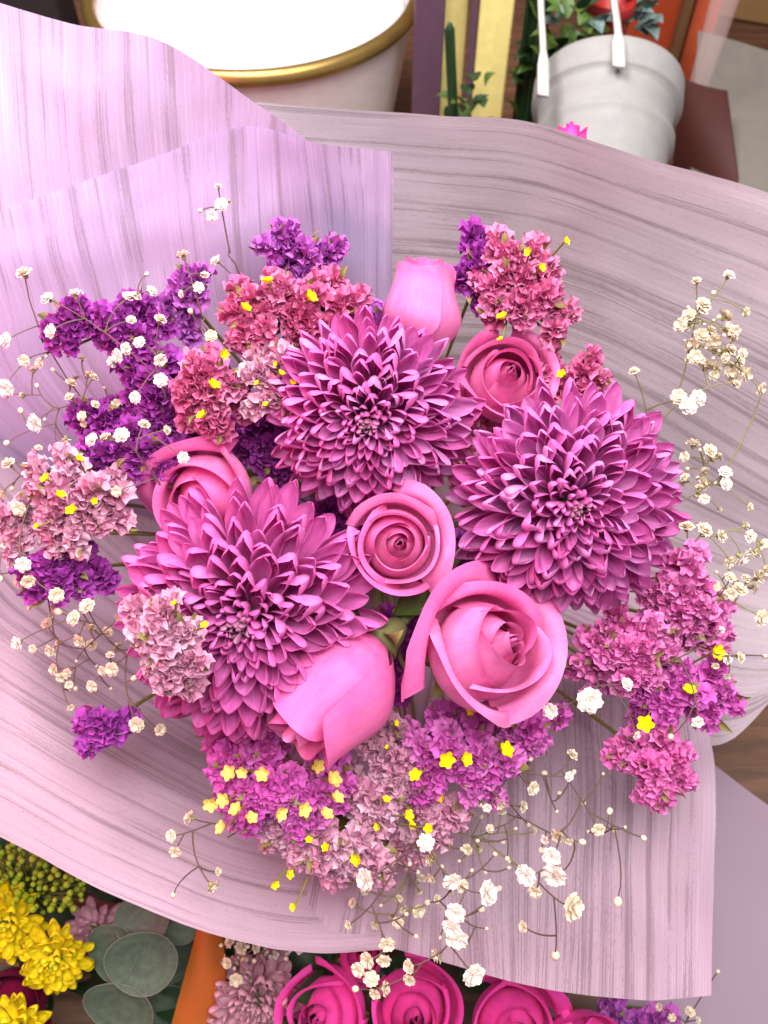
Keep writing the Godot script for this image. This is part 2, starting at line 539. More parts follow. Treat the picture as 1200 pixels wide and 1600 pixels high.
func statice(label: String, c: Vector3, rx: float, ry: float, tilt: float, mats: Array, yellows: Array, yellow_mat: Material, neck: Vector3, seed_: int, dense := 1.0) -> void:
	# c: pixel x, y and depth of the middle of the cluster; rx, ry in pixels
	var r := RandomNumberGenerator.new()
	r.seed = seed_
	rx *= 1.08
	ry *= 1.08
	var mid := spot(c.x, c.y, c.z)
	var px := c.z / FOCAL
	var o := thing("statice_sprig", label, "statice", mid, Basis.IDENTITY, "statice sprigs in the bouquet")
	var count := clampi(int(PI * rx * ry / 150.0 * dense), 14, 150)
	var low := minf(rx, ry) * px
	var ends := []
	var spikes := maxi(5, count / 6)
	for k in spikes:
		# one-sided comb of florets, two rows along a short bent spike
		var rad := sqrt((k + 0.5) / spikes)
		var a := k * 2.39996 + r.randf_range(-0.5, 0.5)
		var heading := a + r.randf_range(-0.9, 0.9)
		var mid_flat := Vector2(cos(a) * rad * rx, sin(a) * rad * ry) * r.randf_range(0.80, 1.04)
		var rise := sqrt(maxf(0.0, 1.0 - rad * rad)) * low * 0.75 + r.randf_range(-0.003, 0.004)
		var m: Material = mats[r.randi() % mats.size()]
		var under := (Vector2(mid_flat.x, mid_flat.y) + Vector2(r.randf_range(-12, 12), r.randf_range(-12, 12))).rotated(deg_to_rad(-tilt))
		blade(0.0085, 0.0020, M.calyx, o, Transform3D(facing(Vector3(cos(a), sin(a), r.randf_range(0.2, 1.0)), r.randf() * TAU) * Basis(Vector3.RIGHT, -PI * 0.5), look * Vector3(under.x * px, under.y * px, rise - 0.0045)), "bract")
		for i in 8:
			var along := (i / 2 - 1.5) * 12.5 + r.randf_range(-2, 2)
			var aside := (6.5 if i % 2 else -6.5) + r.randf_range(-2, 2)
			var flat := mid_flat + Vector2(along, aside).rotated(heading)
			flat = flat.rotated(deg_to_rad(-tilt))
			var local := look * Vector3(flat.x * px, flat.y * px, rise - absf(along) * px * 0.35 + r.randf_range(-0.001, 0.001))
			var side := Vector2(along * 0.03, aside * 0.075).rotated(heading).rotated(deg_to_rad(-tilt))
			var n := Vector3(cos(a) * rad * 0.7 + side.x + r.randf_range(-0.3, 0.3), sin(a) * rad * 0.6 + 0.15 + side.y + r.randf_range(-0.3, 0.3), 0.75 + r.randf_range(-0.2, 0.3))
			var size := r.randf_range(0.0078, 0.0120)
			var b := facing(n, r.randf() * TAU).scaled(Vector3(size, size, size))
			part("floret", floret(r.randi() % 6), m if r.randf() < 0.7 else mats[r.randi() % mats.size()], o, Transform3D(b, local))
			ends.append(local - b.y * 0.6)
	for y in yellows:
		var d: float = c.z - low * 0.75 - 0.0065
		var local := spot(y[0], y[1], d) - mid
		var size: float = (y[2] if y.size() > 2 else 16.0) * px * 1.1
		part("yellow_blossom", frill(r.randi() % 4), yellow_mat, o, Transform3D(facing(Vector3(r.randf_range(-1.0, 1.0), r.randf_range(-0.2, 1.4), 0.8), r.randf() * TAU).scaled(Vector3.ONE * size * r.randf_range(0.85, 1.15)), local))
		ends.append(local)
	# stem with side branches to the florets
	var base := look * Vector3(0, 0, -low * 0.9)
	var s := Shape.new()
	var end := neck - mid
	var path := []
	var radii := []
	for j in 9:
		var t := j / 8.0
		var ctrl := base + look * Vector3(0, 0, -0.05)
		path.append(base.lerp(ctrl, t).lerp(ctrl.lerp(end, t), t))
		radii.append(0.0011)
	s.tube(path, radii, 6)
	for i in ends.size():
		var e: Vector3 = ends[i]
		var k := base.lerp(e, 0.5) + look * Vector3(0, 0, -0.002)
		s.tube([base, k, e], [0.0008, 0.0006, 0.0005], 5)
	part("stem", s.done(), M.calyx, o)


# ---------------------------------------------------------------- baby's breath
func tiny_flower(variant: int) -> ArrayMesh:
	# double blossom: three ruffled rounds of notched petals joined in the middle; about one unit across
	var key := "tiny%d" % variant
	if shapes.has(key):
		return shapes[key]
	var r := RandomNumberGenerator.new()
	r.seed = 300 + variant
	var s := Shape.new()
	var seg := 30
	var heart := s.vertex(Vector3(0, 0.02, 0))
	for layer in 3:
		var lobes: float = [3.0, 2.5, 2.0][layer]
		var size: float = [0.5, 0.40, 0.26][layer]
		var lift: float = [0.05, 0.32, 0.75][layer]
		var ph := r.randf() * TAU
		var start := s.v.size()
		var rows := []
		for j in 3:
			var t := (j + 1) / 3.0
			var row := []
			for i in seg:
				var a := TAU * i / seg
				var l := absf(cos(a * lobes + ph))
				var rho := size * t * (1.0 - 0.42 * t * (1.0 - pow(l, 0.5)) - (0.10 * t * smoothstep(0.92, 1.0, l)))
				var y := 0.02 + lift * size * t * t + 0.10 * size * t * sin(a * lobes * 2.0 + ph * 3.0) + r.randf_range(-0.02, 0.02) * t + layer * 0.05
				row.append(Vector3(cos(a) * rho, y, sin(a) * rho))
			rows.append(row)
		s.grid(rows, [], true)
		for i in seg:
			s.face(start + (i + 1) % seg, start + i, heart)
	shapes[key] = s.done()
	return shapes[key]

func tiny_bud() -> ArrayMesh:
	if not shapes.has("bud"):
		shapes["bud"] = lathe([Vector2(0.02, -0.1), Vector2(0.28, 0.02), Vector2(0.44, 0.3), Vector2(0.46, 0.55), Vector2(0.34, 0.85), Vector2(0.05, 1.0)], 10)
	return shapes["bud"]

# blossoms: [px, py, depth, size in px, kind] with kind 0 white, 1 cream, 2 bud
func gypsophila(label: String, base_px: Vector3, blossoms: Array, seed_: int, back_to := Vector3.INF, twig: Material = null, group := "baby's breath sprigs in the bouquet") -> void:
	var r := RandomNumberGenerator.new()
	r.seed = seed_
	var base := spot(base_px.x, base_px.y, base_px.z)
	var o := thing("babys_breath_sprig", label, "baby's breath", base, Basis.IDENTITY, group)
	var mid := Vector3.ZERO
	var at := []
	for b in blossoms:
		at.append(spot(b[0], b[1], b[2]) - base)
		mid += at[-1] / blossoms.size()
	var s := Shape.new()
	var tip := mid * 0.55
	var trunk := []
	var thick := []
	for j in 6:
		var t := j / 5.0
		trunk.append(tip * t + Vector3(r.randf_range(-1, 1), r.randf_range(-1, 1), r.randf_range(-1, 1)) * 0.0012)
		thick.append(lerpf(0.00055, 0.0004, t))
	if back_to != Vector3.INF:
		var a := back_to - base
		trunk = [a, a * 0.6, a * 0.25] + trunk
		thick = [0.0008, 0.0008, 0.0007] + thick
	s.tube(trunk, thick, 5)
	var forks := []
	for k in at.size():
		var p: Vector3 = at[k]
		# leave the trunk, or an earlier branch that passes near
		var from: Vector3 = tip * clampf(p.length() / maxf(mid.length(), 0.001) - 0.45, 0.1, 1.0)
		var best := from.distance_to(p)
		for f in forks:
			var d: float = f.distance_to(p)
			if d < best * 0.9 and f.length() < p.length() + 0.004:
				best = d
				from = f
		var along := (p - from)
		var knee := from + along * r.randf_range(0.45, 0.6) + (tip.normalized() * along.length() * 0.14) + Vector3(r.randf_range(-1, 1), r.randf_range(-1, 1), r.randf_range(-1, 1)) * along.length() * 0.07
		var path := []
		for j in 6:
			var t := j / 5.0
			path.append(from.lerp(knee, t).lerp(knee.lerp(p, t), t))
		s.tube(path, [0.00042, 0.0004, 0.00038, 0.00036, 0.00034, 0.00034], 4)
		forks.append(path[2])
		forks.append(path[3])
		var dir: Vector3 = (p - path[3]).normalized()
		var size: float = blossoms[k][3] * blossoms[k][2] / FOCAL
		var kind: int = blossoms[k][4]
		var toward := (dir * 0.7 + look.z * r.randf_range(0.2, 1.1) + look.y * 0.25 + Vector3(r.randf_range(-0.4, 0.4), r.randf_range(-0.4, 0.4), 0)).normalized()
		if kind == 2:
			part("bud", tiny_bud(), M.cream, o, Transform3D(frame(dir, 0).scaled(Vector3.ONE * size * 0.8), p))
		else:
			var f := frame(toward, r.randf() * TAU)
			var flower := part("blossom", tiny_flower(r.randi() % 5), M.white if kind == 0 else M.cream, o, Transform3D(f.scaled(Vector3.ONE * size * 1.0), p))
			part("calyx", tiny_bud(), M.bud_green, flower, Transform3D(Basis.from_scale(Vector3(0.30, -0.34, 0.30)), Vector3(0, 0.05, 0)))
	part("stem", s.done(), twig if twig else M.twig, o)


# scatter of blossoms inside an ellipse: more of the same sprig
func cloud(cx: float, cy: float, d: float, rx: float, ry: float, n: int, lo: float, hi: float, kind: int, seed_: int, deep := 0.03) -> Array:
	var r := RandomNumberGenerator.new()
	r.seed = seed_
	var out := []
	for i in n:
		var rad := sqrt((i + 0.5) / n)
		var a := i * 2.39996 + r.randf_range(-0.5, 0.5)
		out.append([cx + cos(a) * rad * rx, cy + sin(a) * rad * ry, d + r.randf_range(-deep, deep), r.randf_range(lo, hi), kind])
		if r.randf() < 0.3:
			out[-1][4] = 2
			out[-1][3] = r.randf_range(6.0, 10.0)
	return out


# ---------------------------------------------------------------- wrapping paper
func sheet(called: String, label: String, m: Material, rows_px: Array, stripes_along_edge: bool, group := "sheets wrapped round the bouquet", ripple := 0.0012, seed_ := 1) -> void:
	var rows := []
	for row in rows_px:
		var line := []
		for p in row:
			line.append(spot(p[0], p[1], p[2]))
		rows.append(line)
	var nu := 56
	var nv := 40
	var n := noise(seed_, 9.0, 2)
	var pts := []
	for j in nv + 1:
		var out := []
		for i in nu + 1:
			var column := []
			for line in rows:
				column.append(curve(line, float(i) / nu))
			var p := curve(column, float(j) / nv)
			p += look.z * (n.get_noise_3dv(p) * ripple * 3.0 + n.get_noise_3dv(p * 4.0) * ripple * 0.5)
			out.append(p)
		pts.append(out)
	# lengths along the middle lines give the print its true size
	var lu := 0.0
	for i in nu:
		lu += (pts[nv / 4][i + 1] - pts[nv / 4][i]).length()
	var lv := 0.0
	for j in nv:
		lv += (pts[j + 1][nu / 2] - pts[j][nu / 2]).length()
	var uvs := []
	for j in nv + 1:
		var line := []
		for i in nu + 1:
			var u := lu * i / nu
			var v := lv * j / nv
			line.append(Vector2(u / 0.62, v / 0.21) if stripes_along_edge else Vector2(v / 0.62, u / 0.21))
		uvs.append(line)
	var s := Shape.new()
	s.grid(pts, uvs)
	var o := thing(called, label, "wrapping paper", pts[nv][nu / 2], Basis.IDENTITY, group)
	part("sheet", s.done(), m, o, Transform3D(Basis.IDENTITY, -o.position))


# ---------------------------------------------------------------- build
func _ready() -> void:
	# camera
	look = Basis(Vector3.RIGHT, deg_to_rad(-PITCH))
	var cam := Camera3D.new()
	cam.name = "camera"
	cam.fov = 60.0
	cam.near = 0.02
	cam.far = 20.0
	cam.transform = Transform3D(look, eye)
	var lens := CameraAttributesPhysical.new()
	lens.frustum_focal_length = 20.785
	lens.frustum_focus_distance = 0.385
	lens.frustum_near = 0.02
	lens.frustum_far = 20.0
	lens.exposure_aperture = 9.0
	cam.attributes = lens
	add_child(cam)
	cam.current = true
	# surroundings, lamps and an added pink light
	var env := Environment.new()
	env.background_mode = Environment.BG_COLOR
	env.background_color = Color(0.66, 0.615, 0.64)
	env.background_energy_multiplier = 1.0
	env.tonemap_mode = Environment.TONE_MAPPER_LINEAR
	env.tonemap_exposure = 1.0
	env.sdfgi_enabled = true
	env.ssao_enabled = true
	env.ssil_enabled = true
	var we := WorldEnvironment.new()
	we.name = "surroundings"
	we.environment = env
	add_child(we)
	area("ceiling_panel", Vector3(0.14, 1.45, -0.10), Vector3(0.02, 0.33, -0.28), Vector2(1.0, 0.8), 3.3, Color(1.0, 0.98, 0.96))
	area("tub_lamp", Vector3(-0.28, 1.10, -0.72), Vector3(-0.20, 0.1, -0.90), Vector2(0.3, 0.3), 1.35, Color(1.0, 0.96, 0.97))
	area("added_pink_light", Vector3(-0.42, 0.44, -0.14), Vector3(-0.12, 0.30, -0.30), Vector2(0.10, 0.30), 0.14, Color(1.0, 0.25, 0.50))  # added pink light for the glow at the left; no lamp stands there
	materials()
	backdrop()
	wrapping()
	bouquet()
	neighbours()

func area(called: String, at: Vector3, to: Vector3, size: Vector2, energy: float, c: Color) -> void:
	var l := AreaLight3D.new()
	l.name = called
	add_child(l)
	l.look_at_from_position(at, to, Vector3.UP if absf((to - at).normalized().y) < 0.95 else Vector3.BACK)
	l.area_size = size
	l.light_energy = energy
	l.light_color = c
	l.shadow_enabled = true
	l.area_range = 12.0
	l.area_attenuation = 2.0


func backdrop() -> void:
	structure("table", bevel_box(Vector3(2.6, 0.04, 2.4), 0.004), M.wood, Transform3D(Basis.IDENTITY, Vector3(0, -0.04, -0.7)))
	structure("wall", bevel_box(Vector3(3.0, 1.6, 0.05), 0.004), M.brown_card, Transform3D(Basis.IDENTITY, Vector3(0, -0.04, -1.75)))
	# white tub with a gilt rim
	var rim := 0.20
	var wide := 0.178
	var near := spot_y(372, 126, rim)
	var tub := thing("round_tub", "white round tub with a gilt rim behind the lilac striped sheet", "tub", Vector3(near.x, 0, near.z - wide))
	part("wall", lathe([Vector2(0.0, 0.0), Vector2(0.135, 0.0), Vector2(0.140, 0.004), Vector2(wide - 0.004, rim - 0.004), Vector2(wide - 0.009, rim - 0.004), Vector2(wide - 0.012, rim - 0.03)], 72), M.enamel, tub)
	part("lid", lathe([Vector2(wide - 0.0125, rim - 0.030), Vector2(wide - 0.016, rim - 0.018), Vector2(wide - 0.03, rim - 0.014), Vector2(0.08, rim - 0.012), Vector2(0.0001, rim - 0.012)], 72), M.enamel, tub)
	var ring := []
	for k in 13:
		var a := TAU * k / 12.0
		ring.append(Vector2(wide - 0.003 + cos(a) * 0.0075, rim + sin(a) * 0.0085))
	part("rim", lathe(ring, 96), M.gold, tub)
	# dark crate beyond the tub, mauve upright beside it
	upright("storage_crate", "dark purple crate beyond the white tub in the corner", "crate", M.dark, -60, 112, -0.98, 0.30, 0.06)
	upright("mauve_board", "narrow mauve board between the white tub and the yellow posts", "board", M.mauve, 646, 692, -0.90, 0.42, 0.02)
	# yellow rack: two posts on a foot
	var a0 := spot_z(716, 120, -0.93)
	var a1 := spot_z(779, 120, -0.91)
	var rack := thing("display_rack", "yellow painted rack post pair standing beside the white pail", "rack", Vector3(a0.x - 0.009, 0, -0.92))
	part("post", bevel_box(Vector3(0.026, 0.5, 0.012), 0.0012), M.brass, rack, Transform3D(Basis(Vector3.UP, 0.12), Vector3(0, 0.016, -0.01)))
	part("post", bevel_box(Vector3(0.033, 0.5, 0.016), 0.0015), M.brass, rack, Transform3D(Basis(Vector3.UP, -0.10), Vector3(a1.x - a0.x, 0.016, 0.01)))
	part("edge", bevel_box(Vector3(0.006, 0.5, 0.014), 0.001), M.mauve, rack, Transform3D(Basis.IDENTITY, Vector3(a1.x - a0.x - 0.0215, 0.016, 0.006)))
	part("foot", bevel_box(Vector3(0.14, 0.016, 0.10), 0.003), M.brass, rack, Transform3D(Basis.IDENTITY, Vector3(0.02, 0, 0)))
	# little plant in front of the first post
	var pot_at := spot_z(722, 175, -0.86)
	var plant := thing("small_plant", "small green plant with one finger-like stalk before the yellow post", "plant", Vector3(pot_at.x, 0, -0.86))
	var sh := Shape.new()
	var top := spot_z(703, 36, -0.86) - plant.position
	sh.tube([Vector3(-0.004, 0.02, 0), Vector3(-0.006, top.y * 0.5, 0.0), top - Vector3(0, 0.006, 0), top], [0.005, 0.0055, 0.005, 0.002], 8)
	part("stalk", sh.done(), M.leaf_dark, plant)
	scatter_leaves(plant, Vector3(0.006, pot_at.y + 0.004, 0.004), Vector3(0.016, 0.028, 0.012), 16, 0.020, 0.008, [M.leaf, M.leaf_dark], 61)
	part("pot", lathe([Vector2(0, 0), Vector2(0.026, 0), Vector2(0.034, 0.06), Vector2(0.031, 0.06), Vector2(0.024, 0.05), Vector2(0.0, 0.048)], 24), M.plastic, plant)
	# long green stems beside the post
	var bundle_at := spot_z(818, 150, -0.92)
	var bundle := thing("stem_bundle", "bundle of dark green stems between the yellow post and the white pail", "foliage", Vector3(bundle_at.x, 0, -0.92))
	var r := RandomNumberGenerator.new()
	r.seed = 77
	for k in 9:
		var q := Shape.new()
		var x := r.randf_range(-0.011, 0.011)
		var z := r.randf_range(-0.008, 0.012)
		q.tube([Vector3(x * 0.5, 0, z), Vector3(x, 0.12, z), Vector3(x * 1.2, 0.28, z), Vector3(x * 1.5, 0.45, z)], [0.0032, 0.003, 0.0028, 0.002], 7)
		part("stem", q.done(), M.leaf_dark, bundle)
	scatter_leaves(bundle, Vector3(0.008, bundle_at.y + 0.02, 0.012), Vector3(0.016, 0.07, 0.006), 16, 0.026, 0.007, [M.leaf_dark, M.leaf], 62)
	pail()
	# orange board, brown strip, grey cards, clear sleeve
	upright("orange_board", "orange red board standing behind the white pail", "board", M.orange, 960, 1046, -1.16, 0.62, 0.03)
	upright("olive_post", "narrow olive brown post at the edge of the orange board", "post", M.brown_card, 1049, 1062, -1.14, 0.62, 0.02)
	upright("coral_board", "coral orange board right of the olive post", "board", M.coral, 1065, 1104, -1.15, 0.62, 0.03)
	var sleeve_at := spot_z(1084, 160, -1.0)
	var sleeve := thing("clear_sleeve", "narrow clear plastic sleeve standing before the coral board", "sleeve", Vector3(sleeve_at.x, 0, -1.0))
	var sl := Shape.new()
	var rows := []
	for j in 9:
		var t := j / 8.0
		var row := []
		for k in 17:
			var an := TAU * k / 16.0
			row.append(Vector3(cos(an) * (0.008 + 0.012 * t), t * 0.30, sin(an) * (0.006 + 0.008 * t)))
		rows.append(row)
	sl.grid(rows)
	part("film", sl.done(), M.clear, sleeve)
	leaning_card("grey_card", "large grey card leaning at the upper right corner", M.grey_card, [spot_y(1075, 330, 0.004), spot_y(1500, 480, 0.004)], [spot_z(1090, 52, -1.12), spot_z(1330, 130, -1.05)])
	leaning_card("maroon_card", "dark maroon folded card beside the clear sleeve", M.maroon, [spot_y(1050, 280, 0.004), spot_y(1160, 330, 0.004)], [spot_z(1068, 120, -0.98), spot_z(1136, 142, -0.98)])
	leaning_card("kraft_box", "brown kraft sheet above the grey card", M.kraft, [spot_y(1095, 20, 0.004), spot_y(1500, 90, 0.004)], [spot_z(1100, -120, -1.5), spot_z(1500, -120, -1.5)])


func upright(called: String, label: String, category: String, m: Material, x0: float, x1: float, z: float, tall: float, thick: float) -> void:
	var a := spot_z(x0, 90, z)
	var b := spot_z(x1, 90, z)
	var o := thing(called, label, category, Vector3((a.x + b.x) * 0.5, 0, z - thick * 0.5))
	part("panel", bevel_box(Vector3(b.x - a.x, tall, thick), 0.0015), m, o)


func leaning_card(called: String, label: String, m: Material, low: Array, high: Array) -> void:
	var o := thing(called, label, "card", (low[0] + low[1]) * 0.5)
	var s := Shape.new()
	var nrm: Vector3 = (low[1] - low[0]).cross(high[0] - low[0]).normalized() * 0.0015
	var rows := []
	for side in [nrm, -nrm]:
		var g := []
		for j in 7:
			var row := []
			for i in 9:
				var t := j / 6.0
				var u := i / 8.0
				var p: Vector3 = low[0].lerp(low[1], u).lerp(high[0].lerp(high[1], u), t) + side - o.position
				p += nrm * 5.0 * sin(u * 2.6 + 0.5) * sin(t * 2.0)
				row.append(p)
			g.append(row)
		rows.append(g)
	s.grid(rows[0])
	s.grid(rows[1])
	# rim that joins both faces
	var loop := []
	for side in 2:
		var l := []
		for i in 9: l.append(rows[side][0][i])
		for j in range(1, 7): l.append(rows[side][j][8])
		for i in range(7, -1, -1): l.append(rows[side][6][i])
		for j in range(5, 0, -1): l.append(rows[side][j][0])
		loop.append(l)
	s.grid(loop, [], true)
	part("sheet", s.done(), m, o)


func blade(length: float, width: float, m: Material, parent: Node3D, at: Transform3D, called := "leaf") -> void:
	var key := "blade%.4f_%.4f" % [length, width]
	if not shapes.has(key):
		var s := Shape.new()
		var rows := []
		for j in 7:
			var t := j / 6.0
			var w := width * sin(PI * pow(t * 0.96 + 0.02, 0.75))
			var y := length * 0.22 * sin(t * PI * 0.8)
			rows.append([Vector3(-w, y + w * 0.35, length * t), Vector3(-w * 0.5, y + w * 0.1, length * t), Vector3(0, y, length * t), Vector3(w * 0.5, y + w * 0.1, length * t), Vector3(w, y + w * 0.35, length * t)])
		s.grid(rows)
		shapes[key] = s.done()
	part(called, shapes[key], m, parent, at)


func scatter_leaves(o: Node3D, mid: Vector3, spread: Vector3, n: int, length: float, width: float, mats: Array, seed_: int) -> void:
	var r := RandomNumberGenerator.new()
	r.seed = seed_
	for k in n:
		var p := Vector3(r.randf_range(-1, 1), r.randf_range(-1, 1), r.randf_range(-1, 1))
		var b := Basis(Vector3.UP, atan2(p.x, p.z) + r.randf_range(-0.8, 0.8)) * Basis(Vector3.RIGHT, r.randf_range(-0.9, 0.5))
		blade(length * [0.8, 1.0, 1.2][k % 3], width, mats[r.randi() % mats.size()], o, Transform3D(b, mid + p * spread))


func pail() -> void:
	# white plastic pail tipped back on a block, straps rising from its rim
	var mid := spot(942, 215, 0.86)
	var axis := Vector3(0.14, 0.96, -0.20)
	var b := facing(axis)
	var px := 0.86 / FOCAL
	var top := 116.0 * px
	var o := thing("hanging_pail", "white plastic pail with a ribbed rim and strap handles, tipped back", "pail", mid, b)
	part("bucket", lathe([Vector2(0, -0.10), Vector2(top * 0.78, -0.10), Vector2(top * 0.80, -0.096), Vector2(top * 0.87, -0.016), Vector2(top * 0.93, -0.013), Vector2(top * 0.935, -0.006), Vector2(top * 0.88, -0.003), Vector2(top * 0.90, 0.024), Vector2(top * 0.985, 0.026), Vector2(top, 0.030), Vector2(top, 0.052), Vector2(top * 0.985, 0.055), Vector2(top * 0.95, 0.054), Vector2(top * 0.92, 0.03), Vector2(top * 0.80, -0.05), Vector2(0, -0.05)], 56), M.plastic, o)
	part("soil", lathe([Vector2(top * 0.90, 0.030), Vector2(top * 0.5, 0.034), Vector2(0.0001, 0.036)], 32), M.dark, o)
	for e in [[848, 150, 846, -20, 8.0], [966, 105, 960, -20, 9.0]]:
		var inv := o.transform.affine_inverse()
		var p0 := inv * spot(e[0], e[1], 0.79)
		var p1 := inv * spot(e[2], e[3], 0.82)
		var s := Shape.new()
		var rows := []
		var w: float = e[4] * px
		for j in 9:
			var t := j / 8.0
			var p := p0.lerp(p1, t) + Vector3(0, 0, 0.004 * sin(t * 5.0))
			var ww := w * (1.0 if t < 0.35 else 0.55)
			var d := 0.0022
			rows.append([p + Vector3(-ww, 0, d), p + Vector3(0, 0, d * 1.4), p + Vector3(ww, 0, d), p + Vector3(ww, 0, -d), p + Vector3(-ww, 0, -d)])
		s.grid(rows, [], true)
		s.cap(0, 5, p0, true)
		s.cap(40, 5, p1)
		part("strap", s.done(), M.strap, o)
	var block := thing("display_block", "dark display block under the tipped white pail", "block", Vector3(mid.x, 0, mid.z - 0.02))
	part("body", bevel_box(Vector3(0.12, maxf(0.02, mid.y - 0.075), 0.12), 0.003), M.dark, block)
	var inv2 := o.transform.affine_inverse()
	var plant := thing("pail_plant", "leafy green plant growing in the white pail", "plant", spot(895, 90, 0.86))
	scatter_leaves(plant, Vector3(0.0, 0.012, 0.0), Vector3(0.022, 0.035, 0.022), 46, 0.022, 0.009, [M.leaf, M.leaf, M.leaf_blue, M.leaf_dark], 63)
	var plant2 := thing("pail_plant", "grey-leaved plant at the right side of the white pail", "plant", spot(985, 30, 0.88))
	scatter_leaves(plant2, Vector3.ZERO, Vector3(0.016, 0.018, 0.016), 26, 0.020, 0.008, [M.leaf_blue, M.eucalyptus], 64)
	var red := thing("red_pot", "small red pot standing in the white pail behind the leaves", "pot", spot(938, 88, 0.90))
	part("wall", lathe([Vector2(0.0, -0.02), Vector2(0.016, -0.02), Vector2(0.022, 0.045), Vector2(0.024, 0.045), Vector2(0.024, 0.055), Vector2(0.019, 0.055), Vector2(0.0, 0.03)], 24), M.red_pot, red)


func wrapping() -> void:
	var nk := [600.0, 860.0, 0.70]
	sheet("wrapping_sheet", "lilac striped sheet standing behind the violet sprigs, its top edge meeting the white tub", M.paper_lit, [
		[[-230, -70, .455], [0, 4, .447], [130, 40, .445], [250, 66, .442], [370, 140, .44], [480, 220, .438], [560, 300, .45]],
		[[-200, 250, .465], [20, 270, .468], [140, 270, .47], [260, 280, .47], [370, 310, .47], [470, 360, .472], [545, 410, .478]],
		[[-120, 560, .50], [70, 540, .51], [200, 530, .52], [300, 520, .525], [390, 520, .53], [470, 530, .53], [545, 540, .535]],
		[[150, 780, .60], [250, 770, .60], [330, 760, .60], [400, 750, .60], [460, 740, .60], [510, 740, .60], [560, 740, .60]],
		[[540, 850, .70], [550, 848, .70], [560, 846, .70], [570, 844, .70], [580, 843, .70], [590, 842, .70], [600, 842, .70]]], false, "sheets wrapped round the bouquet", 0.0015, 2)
	sheet("wrapping_sheet", "violet inner sheet ending in a straight upright edge beside the topmost rosebud", M.paper_lit, [
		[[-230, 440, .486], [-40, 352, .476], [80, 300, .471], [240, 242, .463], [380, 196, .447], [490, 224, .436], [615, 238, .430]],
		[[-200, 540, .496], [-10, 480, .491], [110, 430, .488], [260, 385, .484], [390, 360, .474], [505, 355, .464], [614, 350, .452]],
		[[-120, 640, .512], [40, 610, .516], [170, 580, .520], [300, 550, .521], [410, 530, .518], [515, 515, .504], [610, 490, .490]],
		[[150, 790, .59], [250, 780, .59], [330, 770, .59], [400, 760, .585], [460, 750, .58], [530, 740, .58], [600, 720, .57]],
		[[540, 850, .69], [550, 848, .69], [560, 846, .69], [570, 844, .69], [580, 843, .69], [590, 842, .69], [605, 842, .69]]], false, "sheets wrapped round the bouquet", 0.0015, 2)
	sheet("wrapping_sheet", "pinkish grey brushed sheet sweeping below the white pail and behind the right-hand flowers", M.paper_b, [
		[[400, 158, .485], [600, 174, .48], [800, 188, .475], [950, 228, .47], [1200, 302, .46], [1430, 410, .45]],
		[[420, 330, .51], [600, 330, .512], [800, 350, .51], [950, 392, .505], [1200, 500, .485], [1430, 620, .465]],
		[[500, 560, .56], [620, 555, .56], [800, 560, .56], [960, 610, .545], [1200, 750, .52], [1430, 880, .49]],
		[[560, 760, .63], [660, 760, .63], [800, 790, .61], [970, 850, .58], [1190, 930, .54], [1400, 960, .51]],
		[[600, 850, .70], [690, 890, .66], [800, 960, .63], [960, 1060, .585], [1110, 1166, .53], [1235, 1060, .52]]], true, "sheets wrapped round the bouquet", 0.0015, 6)
	sheet("wrapping_sheet", "sheet with pink light painted into its tint, curving round the lower flowers, its edge above the yellow mums", M.paper_pink_lit, [
		[[-260, 1110, .435], [-60, 1266, .44], [40, 1327, .44], [160, 1390, .44], [350, 1465, .44], [480, 1490, .442], [600, 1484, .447]],
		[[-250, 850, .455], [-50, 1060, .465], [50, 1130, .467], [180, 1205, .47], [350, 1290, .475], [480, 1320, .48], [600, 1320, .485]],
		[[-200, 620, .48], [0, 860, .51], [90, 940, .52], [230, 1040, .53], [370, 1120, .54], [480, 1150, .545], [600, 1150, .55]],
		[[100, 700, .58], [200, 800, .60], [280, 870, .61], [360, 920, .62], [450, 960, .62], [520, 980, .62], [600, 980, .62]],
		[[540, 850, .70], [548, 858, .70], [556, 864, .70], [566, 870, .70], [580, 876, .70], [590, 880, .70], [605, 880, .70]]], true, "sheets wrapped round the bouquet", 0.0012, 8)
	sheet("wrapping_sheet", "pale lilac flap with vertical stripes hanging over the bright pink roses", M.paper_pink_lit, [
		[[470, 1440, .455], [600, 1478, .45], [750, 1521, .445], [860, 1543, .442], [1000, 1562, .437], [1112, 1556, .432]],
		[[500, 1310, .478], [620, 1320, .474], [740, 1340, .47], [870, 1350, .464], [1000, 1355, .456], [1117, 1350, .447]],
		[[550, 1130, .53], [640, 1140, .525], [740, 1150, .515], [870, 1155, .505], [1000, 1150, .49], [1112, 1160, .475]],
		[[600, 990, .61], [660, 990, .61], [740, 990, .60], [840, 985, .59], [940, 985, .57], [1040, 990, .55]],
		[[600, 880, .70], [608, 880, .70], [616, 876, .70], [624, 872, .70], [634, 868, .70], [644, 864, .70]]], false, "sheets wrapped round the bouquet", 0.0010, 10)


func neck_point() -> Vector3:
	return spot(600 + rng.randf_range(-25, 25), 860 + rng.randf_range(-25, 25), 0.72)


